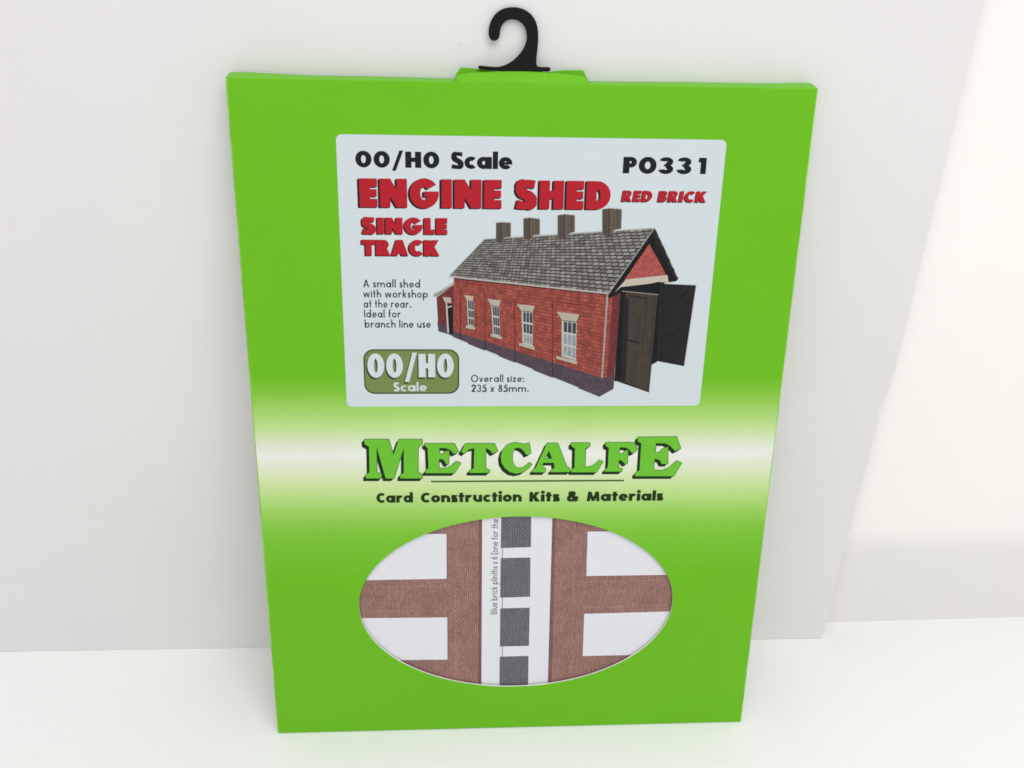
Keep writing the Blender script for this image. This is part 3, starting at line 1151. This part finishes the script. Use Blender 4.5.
# windows: lintel, frame, panes, sill
for lint, fr, sill, nrow, gm in (
        ([(464.0, 295.0), (473.6, 296.0), (472.6, 300.8), (466.8, 300.0)], [(466.8, 300), (473.4, 301), (473.8, 326.6), (468.0, 325.4)],
         [(465.8, 325.2), (475.2, 327.2), (475.2, 330.2), (465.8, 328.4)], 3, GLASS),
        ([(487.4, 298.6), (500.8, 300.2), (498.8, 306.2), (490.8, 305.0)], [(491.2, 305.0), (499.2, 306.2), (500.0, 336.8), (493.0, 334.6)],
         [(490.6, 333.6), (501.6, 336.6), (501.6, 339.8), (490.6, 336.6)], 3, GLASS),
        ([(516.8, 304.0), (534.9, 305.8), (532.6, 311.8), (521.2, 310.4)], [(521.5, 310.4), (532.8, 311.6), (532.8, 346.8), (522.5, 343.6)],
         [(519.0, 342.6), (534.5, 346.8), (534.5, 350.4), (519.0, 345.8)], 3, GLASS),
        ([(556.8, 311.6), (579.4, 314.4), (576.0, 321.6), (562.0, 319.8)], [(561.6, 319.7), (576.8, 321.4), (575.8, 360.2), (561.6, 356.0)],
         [(556.4, 355.6), (576.8, 360.8), (576.8, 364.8), (556.4, 359.0)], 3, GLASSL)):
    pp(FRAME, fr)
    toq = homography([(0, 1), (1, 1), (1, 0), (0, 0)], fr)
    for i in range(3):
        for j in range(nrow):
            x0, x1 = .15 + i * .29, .15 + i * .29 + .235
            y0, y1 = .04 + j * .32, .04 + j * .32 + .265
            g = GLASS if j == 0 or gm == GLASS else GLASSL
            if gm == GLASS and j == nrow - 1 and fr[0][0] > 510:
                g = GLASSL
            pp(g, [toq(x0, 1 - y0), toq(x1, 1 - y0), toq(x1, 1 - y1), toq(x0, 1 - y1)])
    line(BLACK, (fr[0][0] + .6, fr[0][1] + .6), (fr[1][0], fr[1][1] + .6), 0.7)
    pp(STONE, lint)
    pp(STONE, sill)
    line(SEAM, sill[3], sill[2], 0.7)
# roof
rq = [(449.0, 276.2), (608.2, 293.4), (654.2, 228.0), (484.8, 238.8)]
grid_fill(SLATE, rq, 300.0, 70.0, 14, 6)
line(EDGE, (449.2, 276.4), (608.0, 293.4), 1.5)
line(EDGE, (485.0, 239.0), (654.0, 228.2), 0.8)
# roof ventilators
for a in ([(496.0, 222.7), (501.8, 222.2), (510.8, 222.6)], [(496.0, 240.9), (501.8, 241.8), (504.6, 237.4), (510.8, 236.6)]), \
        ([(523.4, 218.4), (529.6, 217.6), (539.8, 218.9)], [(523.4, 238.4), (529.8, 239.9), (533.6, 235.0), (539.8, 234.4)]), \
        ([(557.6, 215.2), (564.6, 214.2), (574.8, 215.2)], [(557.6, 237.5), (564.8, 239.4), (569.0, 233.2), (574.8, 231.6)]), \
        ([(602.2, 209.2), (609.8, 208.2), (621.8, 209.2)], [(602.2, 234.8), (609.6, 236.0), (614.5, 229.6), (621.2, 228.6)]):
    t_, b_ = a
    q1 = [b_[0], b_[1], t_[1], t_[0]]
    pp(VENTD, q1, quad_uv(q1, 6, 20))
    q2 = [b_[1], b_[2], b_[3], t_[2], t_[1]]
    pp(VENT, q2, quad_uv([b_[1], b_[3], t_[2], t_[1]], 10, 20))
    line(PIPE, t_[0], t_[1], 0.6)
    line(PIPE, t_[1], t_[2], 0.6)
    line(BLACK, t_[1], b_[1], 0.5)
shed = print_on('shed_picture', pic, PM, label, 6)
shed['label'] = 'printed picture of a red brick shed with slate roof and open dark doors'

# ------------------------------------------------------------------ serif logo, traced in four strips
K_ = 90.0 / 1024.0


def strip(x0, pts):
    return mmp([(x0 + a * K_, 430.0 + b_ * K_) for a, b_ in pts])


LOGO = [
    strip(355, [(105, 105), (385, 105), (437, 285), (500, 105), (765, 105), (765, 165), (720, 190), (718, 480), (768, 505), (768, 550), (515, 550),
                (515, 510), (555, 485), (555, 200), (445, 550), (350, 550), (245, 185), (250, 480), (305, 500), (300, 550), (125, 550), (125, 510),
                (165, 480), (160, 190), (110, 160)]),
    strip(440, [(-172, 152), (165, 152), (212, 248), (160, 272), (120, 228), (60, 205), (-7, 203), (-7, 272), (35, 268), (65, 238), (105, 238), (98, 388),
                (68, 385), (45, 340), (-10, 325), (-12, 435), (60, 435), (130, 405), (185, 355), (238, 375), (165, 490), (-165, 490), (-165, 465),
                (-130, 430), (-140, 205), (-172, 180)]),
    strip(440, [(290, 152), (620, 152), (658, 240), (600, 268), (565, 225), (522, 205), (520, 435), (568, 460), (560, 487), (335, 487), (335, 460),
                (385, 435), (390, 205), (330, 220), (275, 268), (240, 245)]),
    strip(440, [(1015, 145), (1035, 262), (985, 283), (955, 240), (920, 210), (880, 198), (845, 215), (825, 270), (822, 340), (840, 400), (880, 432),
                (930, 430), (975, 405), (1015, 370), (1045, 388), (1000, 440), (940, 480), (870, 495), (800, 480), (740, 435), (700, 370), (692, 300),
                (710, 230), (755, 175), (810, 148), (860, 140), (930, 155), (970, 158)]),
    strip(520, [(310, 148), (370, 148), (330, 235), (265, 372), (250, 410), (290, 440), (285, 480), (140, 480), (145, 455), (180, 425)]),
    strip(520, [(330, 148), (430, 148), (530, 410), (565, 435), (565, 478), (350, 478), (355, 455), (395, 425), (385, 372), (365, 325), (330, 235)]),
    strip(520, [(290, 325), (370, 325), (390, 372), (260, 372)]),
    strip(520, [(585, 145), (795, 145), (795, 185), (745, 205), (740, 420), (800, 415), (850, 390), (900, 340), (945, 358), (870, 480), (585, 480),
                (580, 455), (620, 430), (625, 205), (585, 185)]),
    strip(600, [(65, 140), (400, 140), (425, 215), (400, 250), (365, 265), (340, 230), (300, 200), (225, 195), (218, 270), (255, 272), (280, 235),
                (320, 230), (310, 380), (280, 385), (255, 350), (215, 340), (212, 430), (255, 440), (245, 472), (55, 472), (55, 450), (90, 425),
                (100, 200), (65, 180)]),
    strip(600, [(430, 80), (870, 75), (920, 210), (855, 240), (800, 180), (740, 150), (635, 150), (630, 258), (680, 255), (705, 215), (775, 190),
                (770, 385), (700, 385), (680, 340), (620, 325), (610, 455), (700, 460), (780, 430), (870, 350), (930, 375), (835, 525), (400, 525),
                (400, 490), (450, 455), (470, 150), (430, 130)])]
items = []
e_ = 0.22
FIRST, LAST = LOGO[:-1], LOGO[-1:]
for grp in (FIRST, LAST):
    for k in range(8):
        a = math.pi / 4 * k
        items += [(p, 1, None) for p in shift(grp, e_ * math.cos(a), e_ * math.sin(a))]
    items += [(p, 1, None) for p in drop(grp, -1.25, -1.30, 4)]
    items += [(p, 0, None) for p in grp]
print_on('brand_logo', items, [M_LOGO, M_LOGOD], packet, 2)['label'] = 'green serif lettering with dark drop shadow'
ul = mmp([(431.0, 480.7), (624.0, 479.6), (624.0, 481.2), (431.0, 482.3)])
print_on('logo_rule', [(ul, 0, None)], [M_LINE], packet, 2)
lettering('slogan_lettering', sum([fit(wd_, (a, 502.7 - (a - 376) * .0075), (b_, 502.7 - (b_ - 376) * .0075), (a, 493.1 - (a - 376) * .0075), .32, .26, .75, .075)
     for wd_, a, b_ in (('Card', 376.6, 413.1), ('Construction', 420.9, 521.8), ('Kits', 529.2, 559.7), ('&', 566.8, 578.6), ('Materials', 586.6, 663.0))], []), M_SLOGAN, packet, 2)

# ------------------------------------------------------------------ printed card sheet seen through the window
S_WHITE = ink('white_sheet_card', (220, 220, 226), 0.5, 0.3, 0.01, 60.0)
S_RED = brick_ink('sheet_red_brick', (164, 124, 114), (146, 107, 99), (116, 88, 83), 2.1, 0.95, 0.17, swap=True, var=0.24, nscale=(0.09, 0.8))
S_REDD = brick_ink('sheet_dark_brick', (132, 96, 90), (116, 82, 80), (94, 70, 68), 2.1, 0.78, 0.13, swap=True, var=0.2, nscale=(0.09, 0.8))
S_BLUE = brick_ink('sheet_blue_brick', (118, 115, 121), (106, 103, 109), (80, 77, 83), 2.1, 1.05, 0.2, swap=True, var=0.16, nscale=(0.12, 0.8))
S_LINE = ink('sheet_fold_line', (176, 144, 136), 0.5, 0.3, 0.03)
S_INK = ink('sheet_text_ink', (92, 92, 98), 0.5, 0.3, 0.05)
SM = [S_WHITE, S_RED, S_REDD, S_BLUE, S_LINE, S_INK]
sheet_items = [(R(-104.0, 12.0, 104.0, 282.0), 0, None)]


def sp_(k, pts):
    sheet_items.append(([(a, b_ - 1.1) for a, b_ in mmp(pts)], k, None))


# brick walls left and right of the white strip
sp_(1, [(330, 500), (482.4, 500), (481.4, 705), (338, 705)])
sp_(1, [(553.2, 500), (705, 495), (690, 705), (547.6, 705)])
sp_(2, [(478.6, 500), (482.4, 500), (481.4, 705), (478.6, 705)])
sp_(2, [(553.2, 500), (556.6, 500), (551.4, 705), (547.6, 705)])
# openings
sp_(0, [(330, 533.8), (446.4, 533.4), (446.6, 578.4), (330, 580.4)])
sp_(0, [(338, 618.2), (447.2, 617.2), (447.4, 659.6), (340, 660.6)])
sp_(0, [(588.2, 531.0), (700, 530.0), (698, 574.0), (587.0, 575.6)])
sp_(0, [(584.8, 613.6), (694, 610.6), (692, 653.6), (583.2, 656.0)])
# darker borders of the brick areas beside the openings
for a, b_ in (((446.9, 533), (447.1, 578.6)), ((447.5, 617), (447.7, 660))):
    pass
# pale fold lines on the brick
for a, b_ in (((372, 586.8), (447, 585.4)), ((372, 611.6), (447, 610.4)), ((586, 581.8), (668, 579.6)), ((584, 607.2), (668, 604.8)), ((455.6, 590), (456.0, 680)),
              ((575.5, 520), (572.0, 690))):
    dx, dy = b_[0] - a[0], b_[1] - a[1]
    l = math.hypot(dx, dy)
    n_ = int(l / 2.4)
    for i in range(0, n_, 2):
        x0, y0 = a[0] + dx * i / n_, a[1] + dy * i / n_
        x1, y1 = a[0] + dx * (i + 1) / n_, a[1] + dy * (i + 1) / n_
        nx, ny = -dy / l * .22, dx / l * .22
        sp_(4, [(x0 + nx, y0 + ny), (x1 + nx, y1 + ny), (x1 - nx, y1 - ny), (x0 - nx, y0 - ny)])
# grey plinth blocks
sp_(3, [(501.6, 500), (531.8, 500), (531.2, 546.6), (500.9, 547.6)])
sp_(3, [(500.8, 557.6), (530.8, 557.0), (530.4, 596.4), (500.3, 597.4)])
sp_(3, [(500.4, 608.2), (530.0, 607.4), (529.2, 645.8), (500.0, 646.4)])
sp_(3, [(499.8, 656.6), (528.8, 655.8), (528.2, 706), (499.4, 706)])
for y0, y1 in ((547.6, 557.6), (597.4, 608.2), (646.4, 656.6)):
    sp_(5, [(502.2, y0), (502.9, y0), (502.9, y1), (502.2, y1)])
# turned lettering along the strip
polys, x0, x1 = typeset('Blue brick plinths x 6 (one for the', .16, .14, .66, .13, .34)
pa, pb = mm(497.2, 614.0), mm(498.4, 518.4)
pc = mm(490.2, 614.0)
kx = (pb[1] - pa[1]) / (x1 - x0)
ky = pa[0] - pc[0]
for p in polys:
    sheet_items.append(([(pa[0] + (pb[0] - pa[0]) * (a - x0) / (x1 - x0) - b_ * ky * .92, pa[1] - 1.1 + (a - x0) * kx) for a, b_ in p], 5, None))
v2, f2, m2, u2 = mosaic(sheet_items)
nv = len(v2)
sv = [(a / 1000, 0.0, b_ / 1000) for a, b_ in v2]
sheet = link_mesh('printed_card_sheet', sv, f2, SM, None, m2, u2)
bm = bmesh.new()
bm.from_mesh(sheet.data)
cs = [bm.verts.new((x / 1000, 0.0006, z / 1000)) for x, z in R(-104.0, 12.0, 104.0, 282.0)]
cf = [bm.verts.new((x / 1000, 0.00001, z / 1000)) for x, z in R(-104.0, 12.0, 104.0, 282.0)]
bm.faces.new(list(reversed(cs)))
for i in range(4):
    j = (i + 1) % 4
    bm.faces.new([cf[i], cs[i], cs[j], cf[j]])
bm.to_mesh(sheet.data)
bm.free()
sheet.matrix_world = Matrix.Rotation(-LEAN, 4, 'X') @ Matrix.Translation((0, 0.0015, 0))
sheet['label'] = 'white card sheet printed with brown and grey brick pieces behind the oval window'
sheet['category'] = 'card sheet'
